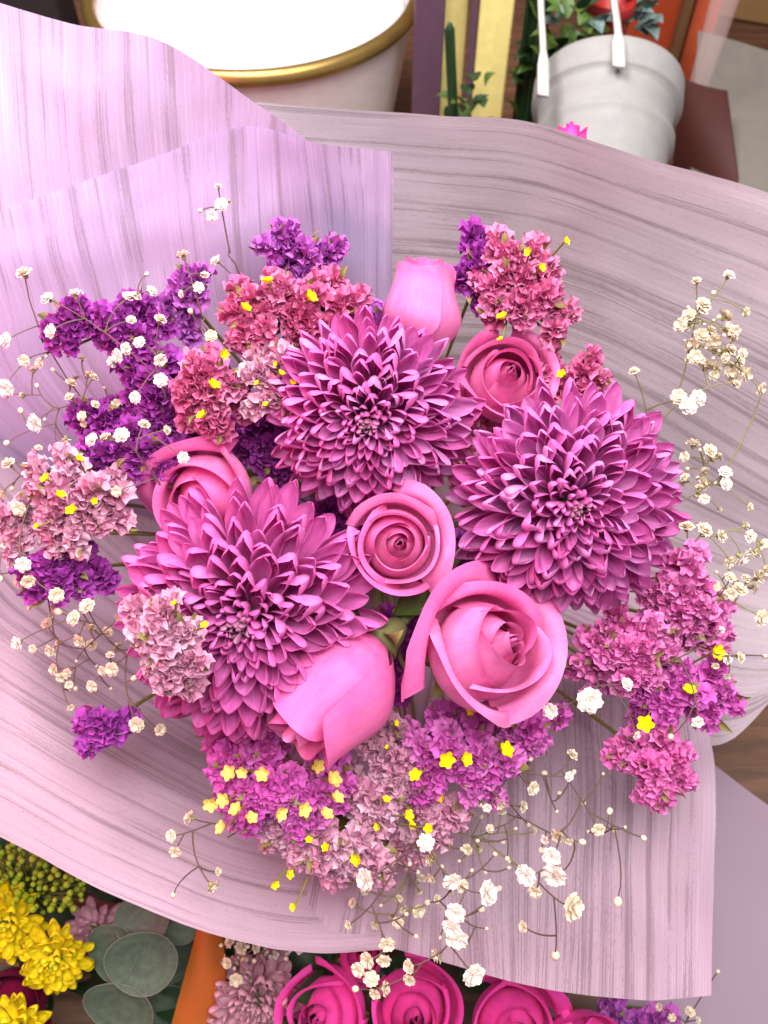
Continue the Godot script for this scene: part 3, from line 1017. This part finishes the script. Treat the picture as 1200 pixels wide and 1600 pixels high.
func bouquet() -> void:
	rng.seed = 5
	var mums := "large purple chrysanthemums in the bouquet"
	chrysanthemum("large purple chrysanthemum above the small round rose, between salmon statice and the shaded rose", spot(578, 648, .415), Vector3(-.05, -.32, 1), .0490, 300, [M.mum_a, M.mum_b, M.mum_c], M.mum_eye, 21, mums, neck_point())
	chrysanthemum("large purple chrysanthemum at the right, beside the cream baby's breath", spot(884, 782, .41), Vector3(.0, -.16, 1), .0545, 300, [M.mum_a, M.mum_b, M.mum_a, M.mum_c], M.mum_eye, 22, mums, neck_point())
	chrysanthemum("large purple chrysanthemum at the lower left with pale pink statice lying on it", spot(394, 955, .405), Vector3(-.06, -.12, 1), .0600, 300, [M.mum_a, M.mum_b, M.mum_b], M.mum_eye, 23, mums, neck_point())
	var roses := "pink roses in the bouquet"
	rose("small round pink rose, fully facing, in the middle of the three chrysanthemums", spot(615, 852, .415), Vector3(.05, .06, 1), .0240, 0.75, 16, [M.rose, M.rose, M.rose_deep], 31, roses, 0.4, neck_point())
	rose("largest pink rose with rolled outer petals, below the small round rose", spot(712, 1022, .415), Vector3(.42, .25, .86), .0345, 0.70, 14, [M.rose, M.rose_deep, M.rose], 38, roses, 0.9, neck_point())
	rose("long pink rosebud lying on its side, opening towards the bottom statice", spot(598, 1002, .405), Vector3(-.66, -.62, .42), .0335, 0.12, 10, [M.rose, M.rose_deep], 33, roses, 1.0, neck_point())
	rose("upright pink rosebud at the top against the grey brushed sheet", spot(652, 560, .43), Vector3(.10, .93, .28), .0250, 0.12, 11, [M.rose, M.rose_deep], 34, roses, 0.2, neck_point())
	rose("shaded pink rose tucked behind the upper and right chrysanthemums", spot(775, 612, .46), Vector3(.08, .12, 1), .0270, 0.7, 14, [M.rose, M.rose_deep], 35, roses, 1.3, neck_point())
	rose("dusky pink rose half hidden behind the lower left chrysanthemum", spot(346, 760, .452), Vector3(-.18, -.30, 1), .0285, 0.7, 14, [M.rose, M.rose_deep], 36, roses, 0.8, neck_point())
	# a green leaf between the round rose and the largest rose
	var leaf := thing("rose_leaf", "small folded green leaf between the round rose and the largest rose", "leaf", spot(652, 940, .415), facing(Vector3(.3, .5, 1), 0.5).scaled(Vector3.ONE * 0.75))
	var s := Shape.new()
	var rows := []
	for j in 9:
		var t := j / 8.0
		var w := 0.011 * sin(PI * pow(t, 0.8)) + 0.0004
		rows.append([Vector3(0.030 * t - 0.010, 0.004 + w * 0.8, -w), Vector3(0.030 * t - 0.010, 0.0, 0), Vector3(0.030 * t - 0.010, 0.004 + w * 0.8, w)])
	s.grid(rows)
	part("blade", s.done(), M.leaf, leaf)

	# statice: label, middle, half sizes, tilt, colour, yellow blossoms
	var list := [
		["wide salmon pink statice cluster with four yellow blossoms, left of the topmost rosebud", Vector3(455, 492, .425), 108, 58, -8, M.salmon, [[418, 443, 20], [382, 484, 18], [482, 467, 18], [537, 538, 16]], 1.0],
		["purple statice tip with a brown centre rising above the wide salmon cluster", Vector3(465, 402, .445), 58, 44, 20, M.lilac, [], 0.9],
		["salmon statice spike with three yellow blossoms above the dusky rose", Vector3(330, 612, .42), 50, 70, -20, M.salmon, [[347, 553, 16], [332, 605, 17], [318, 651, 17]], 1.0],
		["pale pink statice with small yellow blossoms touching the upper chrysanthemum", Vector3(428, 598, .415), 44, 52, 0, M.blush, [[433, 569, 10], [438, 585, 11], [456, 600, 11], [403, 600, 10], [416, 634, 9]], 1.0],
		["deep violet statice lying level on the far left under two white blossoms", Vector3(160, 506, .44), 92, 36, -4, M.violet, [], 1.1],
		["light lilac statice spike standing beside the salmon cluster", Vector3(290, 466, .445), 38, 50, 25, M.lilac, [], 0.9],
		["deep violet upright statice dotted with white blossoms, left of the salmon spike", Vector3(238, 600, .44), 45, 78, -12, M.violet, [], 1.0],
		["violet fan of statice with an olive base, left of the dusky rose", Vector3(212, 708, .43), 68, 38, 6, M.violet, [], 1.0],
		["pale pink statice with yellow blossoms at the far left edge of the flowers", Vector3(128, 782, .425), 76, 72, 0, M.blush, [[123, 719, 14], [74, 750, 14], [93, 776, 14], [114, 800, 15], [146, 782, 12], [60, 823, 12]], 0.8],
		["violet statice hanging below the pale pink one at the far left", Vector3(104, 892, .435), 58, 48, 0, M.violet, [], 0.9],
		["pale pink statice lying across the lower left chrysanthemum", Vector3(262, 1004, .362), 72, 44, 48, M.blush, [[274, 944, 11], [321, 979, 11]], 1.3],
		["small brown and violet statice below the lower left chrysanthemum", Vector3(162, 1136, .43), 30, 34, 40, M.violet, [], 0.6],
		["dark purple statice just right of the topmost rosebud", Vector3(747, 430, .45), 30, 62, 0, M.violet, [], 1.0],
		["tall pink statice with yellow blossoms right of the topmost rosebud", Vector3(812, 452, .44), 58, 92, -28, M.salmon, [[828, 395, 15], [844, 419, 13], [882, 378, 14], [786, 498, 15], [783, 532, 12]], 0.9],
		["pink statice with one large yellow blossom peeping over the right chrysanthemum", Vector3(897, 588, .445), 52, 38, -15, M.salmon, [[879, 587, 17]], 0.9],
		["bright pink crinkled statice curling round the right chrysanthemum's lower edge", Vector3(1062, 930, .43), 46, 72, 22, M.candy, [], 1.2],
		["bright pink statice column between the largest rose and the curling pink statice", Vector3(980, 1016, .42), 60, 58, -20, M.candy, [], 1.1],
		["magenta statice with yellow blossoms at the right edge of the flowers", Vector3(1050, 1076, .43), 92, 56, 6, M.magenta, [[1116, 1018, 20], [1076, 1083, 24], [1008, 1133, 24]], 0.8],
		["round pink statice ball lowest at the right", Vector3(1018, 1192, .425), 56, 50, 20, M.candy, [], 1.2],
		["pink statice at the right edge above the magenta one", Vector3(1112, 985, .44), 26, 40, 0, M.candy, [], 1.0],
		["magenta statice with many butter yellow blossoms under the long rosebud", Vector3(436, 1225, .42), 112, 72, 12, M.magenta, [[361, 1208, 20], [380, 1204, 18], [412, 1209, 20], [494, 1196, 19], [517, 1221, 25], [330, 1253, 24], [352, 1250, 20], [372, 1268, 20], [390, 1281, 20], [434, 1270, 20], [472, 1264, 22], [508, 1276, 20], [524, 1250, 20], [350, 1295, 18]], 0.8],
		["pale pink statice with yellow blossoms lowest in the middle", Vector3(520, 1298, .43), 122, 66, 18, M.blush, [[483, 1314, 12], [511, 1324, 14], [450, 1366, 15], [428, 1380, 13], [461, 1417, 13], [560, 1340, 20], [592, 1292, 12], [603, 1252, 13], [634, 1275, 16], [672, 1295, 13]], 0.75],
		["magenta statice with bright yellow blossoms under the largest rose", Vector3(722, 1176, .425), 98, 66, 0, M.magenta, [[652, 1214, 23], [695, 1184, 22], [723, 1186, 22], [786, 1174, 21], [739, 1112, 14]], 0.8],
		["faded pink statice between the long rosebud and the largest rose", Vector3(612, 1178, .425), 42, 58, 0, M.blush, [[616, 1130, 12], [606, 1168, 8]], 0.8],
	]
	list += [
		["blush statice column between the magenta and pale pink bottom statice", Vector3(585, 1238, .425), 46, 62, 10, M.blush, [], 1.0],
		["blush statice lowest under the bright yellow blossoms", Vector3(668, 1268, .435), 56, 50, 30, M.blush, [[692, 1248, 12], [640, 1290, 14]], 1.0],
		["magenta statice tucked right under the largest rose", Vector3(812, 1136, .44), 56, 40, -10, M.magenta, [], 1.0],
		["magenta statice between the lower left chrysanthemum and the long rosebud's tip", Vector3(385, 1160, .43), 56, 36, 0, M.magenta, [], 1.0],
		["candy pink statice touching the largest rose's right side", Vector3(932, 1040, .43), 36, 42, 0, M.candy, [], 1.0],
		["violet statice hidden behind the white blossoms left of the violet fan", Vector3(165, 655, .455), 50, 40, 0, M.violet, [], 0.8],
		["pale pink statice fading off at the left picture edge", Vector3(22, 830, .445), 36, 50, 0, M.blush, [], 0.8],
		["dark violet statice deep in the gap left of the upper chrysanthemum", Vector3(415, 690, .46), 70, 48, 20, M.violet, [], 1.0],
		["wine-pink statice deep in the gap between the upper and right chrysanthemums", Vector3(715, 700, .465), 60, 70, 0, M.salmon, [], 1.0],
		["violet statice deep between the round rose and the right chrysanthemum", Vector3(700, 890, .46), 52, 42, 0, M.violet, [], 1.0],
		["violet statice deep between the round rose and the lower left chrysanthemum", Vector3(540, 830, .465), 60, 62, 0, M.violet, [], 1.0],
		["dark statice deep between the long rosebud and the largest rose", Vector3(625, 1010, .47), 46, 70, 0, M.violet, [], 1.0],
		["violet statice deep above the dusky rose", Vector3(300, 700, .46), 60, 44, 0, M.violet, [], 1.0],
		["purple statice deep below the topmost rosebud", Vector3(610, 520, .465), 60, 40, 0, M.lilac, [], 1.0],
	]
	for k in list.size():
		var e: Array = list[k]
		statice(e[0], e[1], e[2], e[3], e[4], e[5], e[6], M.butter if e[0].contains("butter") else M.yellow, neck_point(), 500 + k, e[7])

	# baby's breath
	gypsophila("thin baby's breath sprig reaching highest against the violet sheet", Vector3(378, 450, .44), [[341, 292, .425, 14, 1], [346, 320, .42, 24, 0], [332, 337, .42, 22, 0], [338, 408, .43, 22, 0], [316, 328, .43, 10, 2], [356, 316, .43, 13, 1]], 1, neck_point())
	gypsophila("baby's breath sprig spreading to the far left past the level violet statice", Vector3(190, 650, .46), [[38, 428, .43, 30, 1], [10, 532, .43, 28, 0], [38, 564, .43, 22, 1], [8, 606, .43, 34, 0], [56, 661, .42, 34, 0], [128, 650, .44, 18, 1], [112, 620, .445, 16, 1], [146, 590, .44, 18, 1], [90, 700, .44, 16, 1], [14, 690, .44, 12, 2], [34, 645, .44, 12, 2]] + cloud(95, 620, .45, 90, 70, 22, 12, 22, 1, 91, 0.012), 2, neck_point())
	gypsophila("row of white blossoms strung over the violet statice", Vector3(270, 640, .43), [[75, 467, .415, 26, 0], [118, 461, .415, 28, 0], [80, 518, .41, 26, 0], [200, 464, .42, 22, 0], [212, 463, .42, 20, 0], [236, 455, .42, 22, 0], [228, 430, .43, 10, 2], [250, 500, .415, 24, 1], [205, 500, .42, 18, 1], [218, 535, .405, 22, 0], [198, 545, .405, 24, 0], [185, 556, .405, 26, 0], [176, 566, .41, 22, 0], [250, 562, .405, 25, 0], [251, 594, .405, 25, 0], [212, 621, .405, 23, 0]], 3, neck_point())
	gypsophila("white blossoms round the lilac spike, left of the salmon cluster", Vector3(330, 540, .43), [[286, 400, .42, 26, 1], [310, 449, .41, 20, 0], [284, 459, .415, 15, 0], [330, 525, .42, 22, 1], [320, 430, .43, 16, 1], [300, 490, .42, 12, 2]], 4, neck_point())
	gypsophila("white blossoms along the top of the violet fan", Vector3(250, 760, .425), [[190, 680, .40, 28, 0], [165, 684, .405, 22, 1], [144, 688, .405, 26, 0], [225, 664, .41, 22, 1], [260, 672, .41, 18, 1], [286, 715, .40, 22, 0], [182, 768, .41, 20, 1]], 5, neck_point())
	gypsophila("faded baby's breath tangle hanging at the far left edge", Vector3(200, 830, .45), [[48, 735, .43, 32, 0], [14, 725, .435, 26, 1], [30, 795, .43, 26, 1], [20, 760, .44, 12, 2], [4, 770, .44, 20, 1], [10, 850, .44, 22, 1], [36, 882, .41, 28, 0], [44, 908, .41, 26, 1], [88, 930, .41, 27, 1], [0, 900, .44, 14, 2], [60, 700, .44, 14, 1]] + cloud(60, 850, .45, 70, 130, 24, 12, 22, 1, 92, 0.012), 6, neck_point())
	gypsophila("cream baby's breath trailing over the lower sheet, left of the lower left chrysanthemum", Vector3(230, 1010, .44), [[136, 947, .42, 28, 1], [116, 966, .42, 28, 1], [96, 958, .425, 16, 2], [28, 1005, .42, 26, 0], [125, 1000, .425, 26, 1], [80, 1016, .43, 24, 1], [96, 1058, .43, 20, 1], [108, 1070, .43, 15, 1], [175, 1046, .425, 26, 1], [160, 1048, .43, 18, 1], [144, 1072, .43, 22, 1], [172, 1024, .43, 16, 1], [110, 1105, .43, 14, 1], [214, 1132, .42, 28, 1], [250, 1140, .42, 22, 1], [205, 1062, .43, 14, 2]] + cloud(130, 1010, .445, 80, 80, 18, 12, 22, 1, 93, 0.012), 7, neck_point())
	var right_top := [[1088, 440, .43, 20, 1], [1138, 431, .43, 24, 0], [1115, 459, .435, 11, 2], [1164, 487, .43, 20, 1], [991, 581, .44, 20, 1], [1188, 607, .43, 22, 1], [1076, 634, .42, 32, 0], [1090, 622, .42, 30, 0], [1060, 620, .425, 28, 1], [1165, 585, .43, 28, 1], [1150, 600, .43, 18, 1]]
	right_top += cloud(1105, 520, .435, 46, 50, 30, 20, 30, 1, 71, 0.016) + cloud(1130, 570, .435, 40, 28, 14, 18, 28, 1, 72, 0.012)
	gypsophila("dense cream baby's breath tuft at the upper right", Vector3(1000, 715, .46), right_top, 8, neck_point(), M.twig_green)
	var right_mid := [[1133, 738, .43, 24, 0], [1134, 756, .43, 24, 0], [1100, 780, .435, 20, 0], [1171, 792, .43, 16, 1], [1192, 605, .44, 10, 2], [1124, 796, .44, 12, 1]]
	right_mid += cloud(1095, 735, .455, 34, 44, 16, 16, 26, 1, 73, 0.012)
	gypsophila("dim baby's breath just right of the right chrysanthemum's tip", Vector3(1010, 830, .46), right_mid, 9, neck_point(), M.twig_green)
	var right_low := [[1073, 824, .43, 28, 1], [1100, 828, .43, 30, 1], [1126, 838, .43, 24, 1], [1164, 822, .43, 18, 1], [1172, 838, .43, 24, 0], [1192, 850, .43, 24, 1], [1180, 862, .43, 24, 1], [1158, 870, .43, 34, 0], [1140, 876, .43, 24, 1], [1196, 890, .43, 26, 1], [1190, 965, .43, 30, 1]]
	right_low += cloud(1140, 912, .44, 48, 24, 14, 18, 28, 1, 74, 0.012)
	gypsophila("cream baby's breath above the curling pink statice at the right edge", Vector3(1020, 930, .46), right_low, 10, neck_point(), M.twig_green)
	gypsophila("white blossoms around the magenta statice at the right", Vector3(900, 1040, .43), [[921, 1094, .395, 46, 0], [860, 1111, .40, 27, 0], [979, 1069, .40, 24, 0], [1127, 984, .405, 14, 0], [1136, 1030, .41, 20, 0], [1156, 1027, .41, 20, 1], [1138, 1056, .41, 19, 0], [994, 1148, .405, 17, 0], [1090, 1128, .405, 22, 0], [1051, 1148, .41, 12, 2], [1193, 1025, .42, 10, 2], [1118, 1040, .41, 14, 1]], 11, neck_point())
	gypsophila("open baby's breath fan over the striped flap with dark thin stems", Vector3(770, 1150, .43), [[832, 1231, .41, 26, 1], [889, 1213, .415, 18, 0], [893, 1180, .42, 24, 1], [935, 1296, .415, 24, 1], [1002, 1308, .42, 12, 2], [872, 1305, .41, 28, 1], [852, 1312, .41, 18, 0], [890, 1314, .41, 16, 1], [862, 1338, .395, 34, 0], [866, 1366, .395, 46, 0], [823, 1368, .395, 38, 0], [836, 1392, .40, 26, 1], [893, 1417, .40, 48, 1], [966, 1402, .415, 19, 2], [868, 1488, .41, 20, 2], [818, 1448, .42, 20, 1], [905, 1315, .41, 14, 2], [761, 1262, .415, 17, 0], [780, 1255, .42, 26, 1], [816, 1260, .42, 22, 1]] + cloud(850, 1270, .43, 130, 100, 22, 8, 16, 2, 77, 0.012), 12, neck_point())
	gypsophila("white baby's breath hanging lowest over the bright pink roses", Vector3(650, 1270, .425), [[665, 1316, .405, 32, 0], [572, 1374, .40, 40, 0], [706, 1376, .405, 34, 0], [722, 1384, .405, 24, 1], [760, 1395, .395, 44, 0], [712, 1426, .395, 36, 0], [706, 1448, .395, 34, 0], [714, 1466, .395, 40, 0], [684, 1492, .40, 28, 1], [739, 1522, .395, 42, 0], [640, 1510, .40, 26, 1], [640, 1530, .40, 24, 1], [672, 1345, .41, 22, 1], [675, 1372, .41, 20, 1], [545, 1445, .415, 16, 1], [560, 1545, .41, 14, 2], [605, 1475, .405, 28, 1], [600, 1500, .405, 26, 1], [575, 1500, .405, 30, 1], [560, 1515, .405, 26, 1], [580, 1530, .405, 28, 1], [600, 1545, .405, 26, 1], [586, 1552, .405, 22, 1]] + cloud(690, 1390, .425, 110, 100, 22, 8, 15, 2, 78, 0.012), 13, neck_point())
	gypsophila("small baby's breath fork hanging below the butter yellow blossoms", Vector3(420, 1270, .42), [[297, 1278, .41, 27, 1], [268, 1306, .41, 22, 1], [274, 1330, .41, 23, 1], [331, 1384, .41, 28, 1], [340, 1362, .415, 15, 1], [272, 1396, .42, 12, 2]], 14, neck_point())
	var tangle := cloud(610, 1400, .44, 80, 50, 16, 14, 24, 1, 75, 0.014) + cloud(770, 1320, .44, 70, 60, 14, 14, 24, 1, 76, 0.014)
	gypsophila("fine greenish baby's breath tangle behind the lowest pale pink statice", Vector3(640, 1220, .46), tangle, 15, neck_point(), M.twig_green)


func neighbours() -> void:
	rng.seed = 9
	var yellow := "yellow chrysanthemums below the bouquet"
	chrysanthemum("yellow chrysanthemum cut by the left edge under the golden filler", spot(12, 1440, .53), Vector3(.1, .1, 1), .0235, 64, [M.yellow_mum_a, M.yellow_mum_b], M.golden, 41, yellow, Vector3.INF, "yellow_chrysanthemum", 1.7)
	chrysanthemum("yellow chrysanthemum beside the eucalyptus leaves", spot(88, 1492, .525), Vector3(.15, -.1, 1), .0225, 70, [M.yellow_mum_a, M.yellow_mum_b], M.golden, 42, yellow, Vector3.INF, "yellow_chrysanthemum", 1.7)
	chrysanthemum("yellow chrysanthemum lowest in the bottom left corner", spot(30, 1606, .51), Vector3(0, .1, 1), .0215, 60, [M.yellow_mum_a, M.yellow_mum_b], M.golden, 43, yellow, Vector3.INF, "yellow_chrysanthemum", 1.7)
	chrysanthemum("dusty pink chrysanthemum in shade above the eucalyptus", spot(150, 1450, .56), Vector3(.1, .1, 1), .020, 44, [M.pale_mum_a], M.pale_mum_a, 44, "", Vector3.INF, "dusty_chrysanthemum", 1.7)
	chrysanthemum("pale pink chrysanthemum beside the orange card", spot(402, 1560, .54), Vector3(0, .05, 1), .033, 120, [M.pale_mum_a], M.pale_mum_a, 45, "", Vector3.INF, "pale_chrysanthemum", 1.3)
	rose("wine red rose in shade between the yellow chrysanthemums", spot(38, 1548, .555), Vector3(.1, .1, 1), .026, 0.7, 10, [M.wine], 46, "", 0.0)
	var hot := "bright pink roses below the bouquet"
	rose("bright pink rose nearest the pale pink chrysanthemum", spot(528, 1570, .545), Vector3(-.25, .35, 1), .030, 0.55, 12, [M.rose_hot], 51, hot, 0.5)
	rose("bright pink rose in the middle of the row below the bouquet", spot(645, 1562, .54), Vector3(.0, .3, 1), .030, 0.55, 13, [M.rose_hot], 52, hot, 1.5)
	rose("bright pink rose under the corner of the striped flap", spot(795, 1580, .535), Vector3(.0, .25, 1), .031, 0.7, 13, [M.rose_hot], 53, hot, 2.5)
	rose("bright pink rosebud whose tip shows just under the bouquet's paper", spot(560, 1500, .555), Vector3(.1, .6, 1), .020, 0.4, 10, [M.rose_hot], 54, hot, 0.0)
	rose("bright pink rose lowest and rightmost, half under the flap", spot(895, 1626, .53), Vector3(.2, .2, 1), .027, 0.6, 11, [M.rose_hot], 55, hot, 0.9)
	rose("single pink bud peeping over the brushed sheet before the white pail", spot(886, 250, .53), Vector3(0, .8, .5), .0120, 0.3, 8, [M.rose_hot], 56, "", 0.0, spot(800, 500, .62))
	statice("dusky lilac statice under the lower edge of the striped flap", Vector3(985, 1590, .535), 70, 34, 0, M.lilac, [], M.yellow, spot_y(985, 1590, 0.0), 560, 0.9)
	var more := "baby's breath below the bouquet"
	gypsophila("baby's breath between the orange card and the pale pink chrysanthemum", Vector3(380, 1570, .56), cloud(372, 1500, .525, 30, 46, 14, 18, 26, 1, 81, 0.012) + cloud(440, 1486, .53, 34, 14, 7, 16, 24, 0, 82, 0.008), 16, spot_y(380, 1570, 0.0), null, more)
	gypsophila("baby's breath specks beside the flap's lower right corner", Vector3(1060, 1640, .53), [[1078, 1581, .51, 18, 1], [1050, 1590, .51, 14, 1], [1030, 1574, .51, 14, 1], [1120, 1520, .50, 9, 2], [1090, 1594, .51, 12, 1]], 17, spot_y(1060, 1640, 0.0), null, more)
	# golden filler
	var r := RandomNumberGenerator.new()
	r.seed = 90
	var g := thing("golden_filler", "spray of tiny green-gold buds above the yellow chrysanthemums", "filler", spot(55, 1400, .56))
	var s := Shape.new()
	s.tube([spot_y(55, 1400, 0.0) - g.position, Vector3(0, 0, 0)], [0.0012, 0.0009], 6)
	for k in 130:
		var rad := sqrt((k + 0.5) / 130.0)
		var a := k * 2.39996
		var p := spot(52 + cos(a) * rad * 82 + r.randf_range(-5, 5), 1372 + sin(a) * rad * 52 + cos(a) * rad * 14, .535 + r.randf_range(-.018, .012)) - g.position
		part("bud", tiny_bud(), M.golden, g, Transform3D(frame(p, 0).scaled(Vector3.ONE * r.randf_range(0.0032, 0.0048)), p))
		s.tube([Vector3.ZERO, p * 0.5 + Vector3(0, 0.003, 0), p], [0.0006, 0.0005, 0.0004], 4)
	part("stem", s.done(), M.stem, g)
	# eucalyptus
	var e := thing("eucalyptus_branch", "grey-green round-leaved eucalyptus beside the orange card", "eucalyptus", spot(215, 1560, .57))
	var st := Shape.new()
	st.tube([spot_y(215, 1600, 0.0) - e.position, Vector3.ZERO, spot(225, 1440, .56) - e.position], [0.0018, 0.0016, 0.0010], 6)
	part("stem", st.done(), M.stem, e)
	var leaves := [[222, 1440, 42, .535, .1, .5], [282, 1438, 36, .545, .5, .4], [180, 1486, 46, .53, -.4, .1], [222, 1500, 56, .522, .1, -.1], [272, 1500, 42, .55, .5, -.1], [190, 1572, 58, .53, -.2, -.3], [246, 1566, 46, .55, .3, -.4]]
	for l in leaves:
		var q := Shape.new()
		var size: float = l[2] * l[3] / FOCAL
		var rows := []
		for j in 6:
			var t := j / 5.0
			var row := []
			for i in 24:
				var an := TAU * i / 24.0
				var rho := t * (1.0 + 0.03 * sin(an * 3.0))
				row.append(Vector3(cos(an) * rho, 0.18 * rho * rho + 0.05 * sin(an * 2.0) * rho, sin(an) * rho * 0.94))
			rows.append(row)
		q.grid(rows, [], true)
		var leaf := part("leaf", q.done(), M.eucalyptus, e, Transform3D(facing(Vector3(l[4], l[5], 1.0)).scaled(Vector3.ONE * size), spot(l[0], l[1], l[3]) - e.position))
		var loop := []
		var radii := []
		for i in 25:
			var an := TAU * i / 24.0
			var rho := 1.0 + 0.03 * sin(an * 3.0)
			loop.append(Vector3(cos(an) * rho, 0.18 * rho * rho + 0.05 * sin(an * 2.0) * rho, sin(an) * rho * 0.94))
			radii.append(0.010)
		var w := Shape.new()
		w.tube(loop, radii, 4)
		part("margin", w.done(), M.eucalyptus_edge, leaf)
	leaning_card("orange_card", "orange card standing between the eucalyptus and the pale pink flowers", M.tan_card, [spot_y(225, 1760, 0.003), spot_y(372, 1760, 0.003)], [spot(318, 1420, .535), spot(346, 1420, .535)])
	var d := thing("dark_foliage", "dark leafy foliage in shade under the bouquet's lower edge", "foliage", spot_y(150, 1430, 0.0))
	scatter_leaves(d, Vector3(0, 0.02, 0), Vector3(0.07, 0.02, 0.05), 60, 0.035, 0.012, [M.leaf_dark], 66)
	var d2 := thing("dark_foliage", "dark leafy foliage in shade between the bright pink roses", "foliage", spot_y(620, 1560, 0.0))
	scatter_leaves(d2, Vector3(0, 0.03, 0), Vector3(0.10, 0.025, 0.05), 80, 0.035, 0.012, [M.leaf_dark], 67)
	# plain lilac sheet of a neighbouring bunch
	var rows2 := []
	for row in [[[1040, 1140, .035], [1112, 1192, .03], [1200, 1258, .03], [1340, 1350, .03]], [[1000, 1400, .03], [1090, 1410, .028], [1200, 1420, .028], [1360, 1450, .03]], [[960, 1720, .02], [1080, 1720, .02], [1200, 1720, .02], [1380, 1720, .02]]]:
		var line := []
		for p in row:
			var at := spot_y(p[0], p[1], p[2])
			line.append([p[0], p[1], -(look.inverse() * (at - eye)).z])
		rows2.append(line)
	sheet("plain_sheet", "plain grey lilac sheet lying on the table at the lower right", M.paper_plain, rows2, true, "", 0.001, 12)
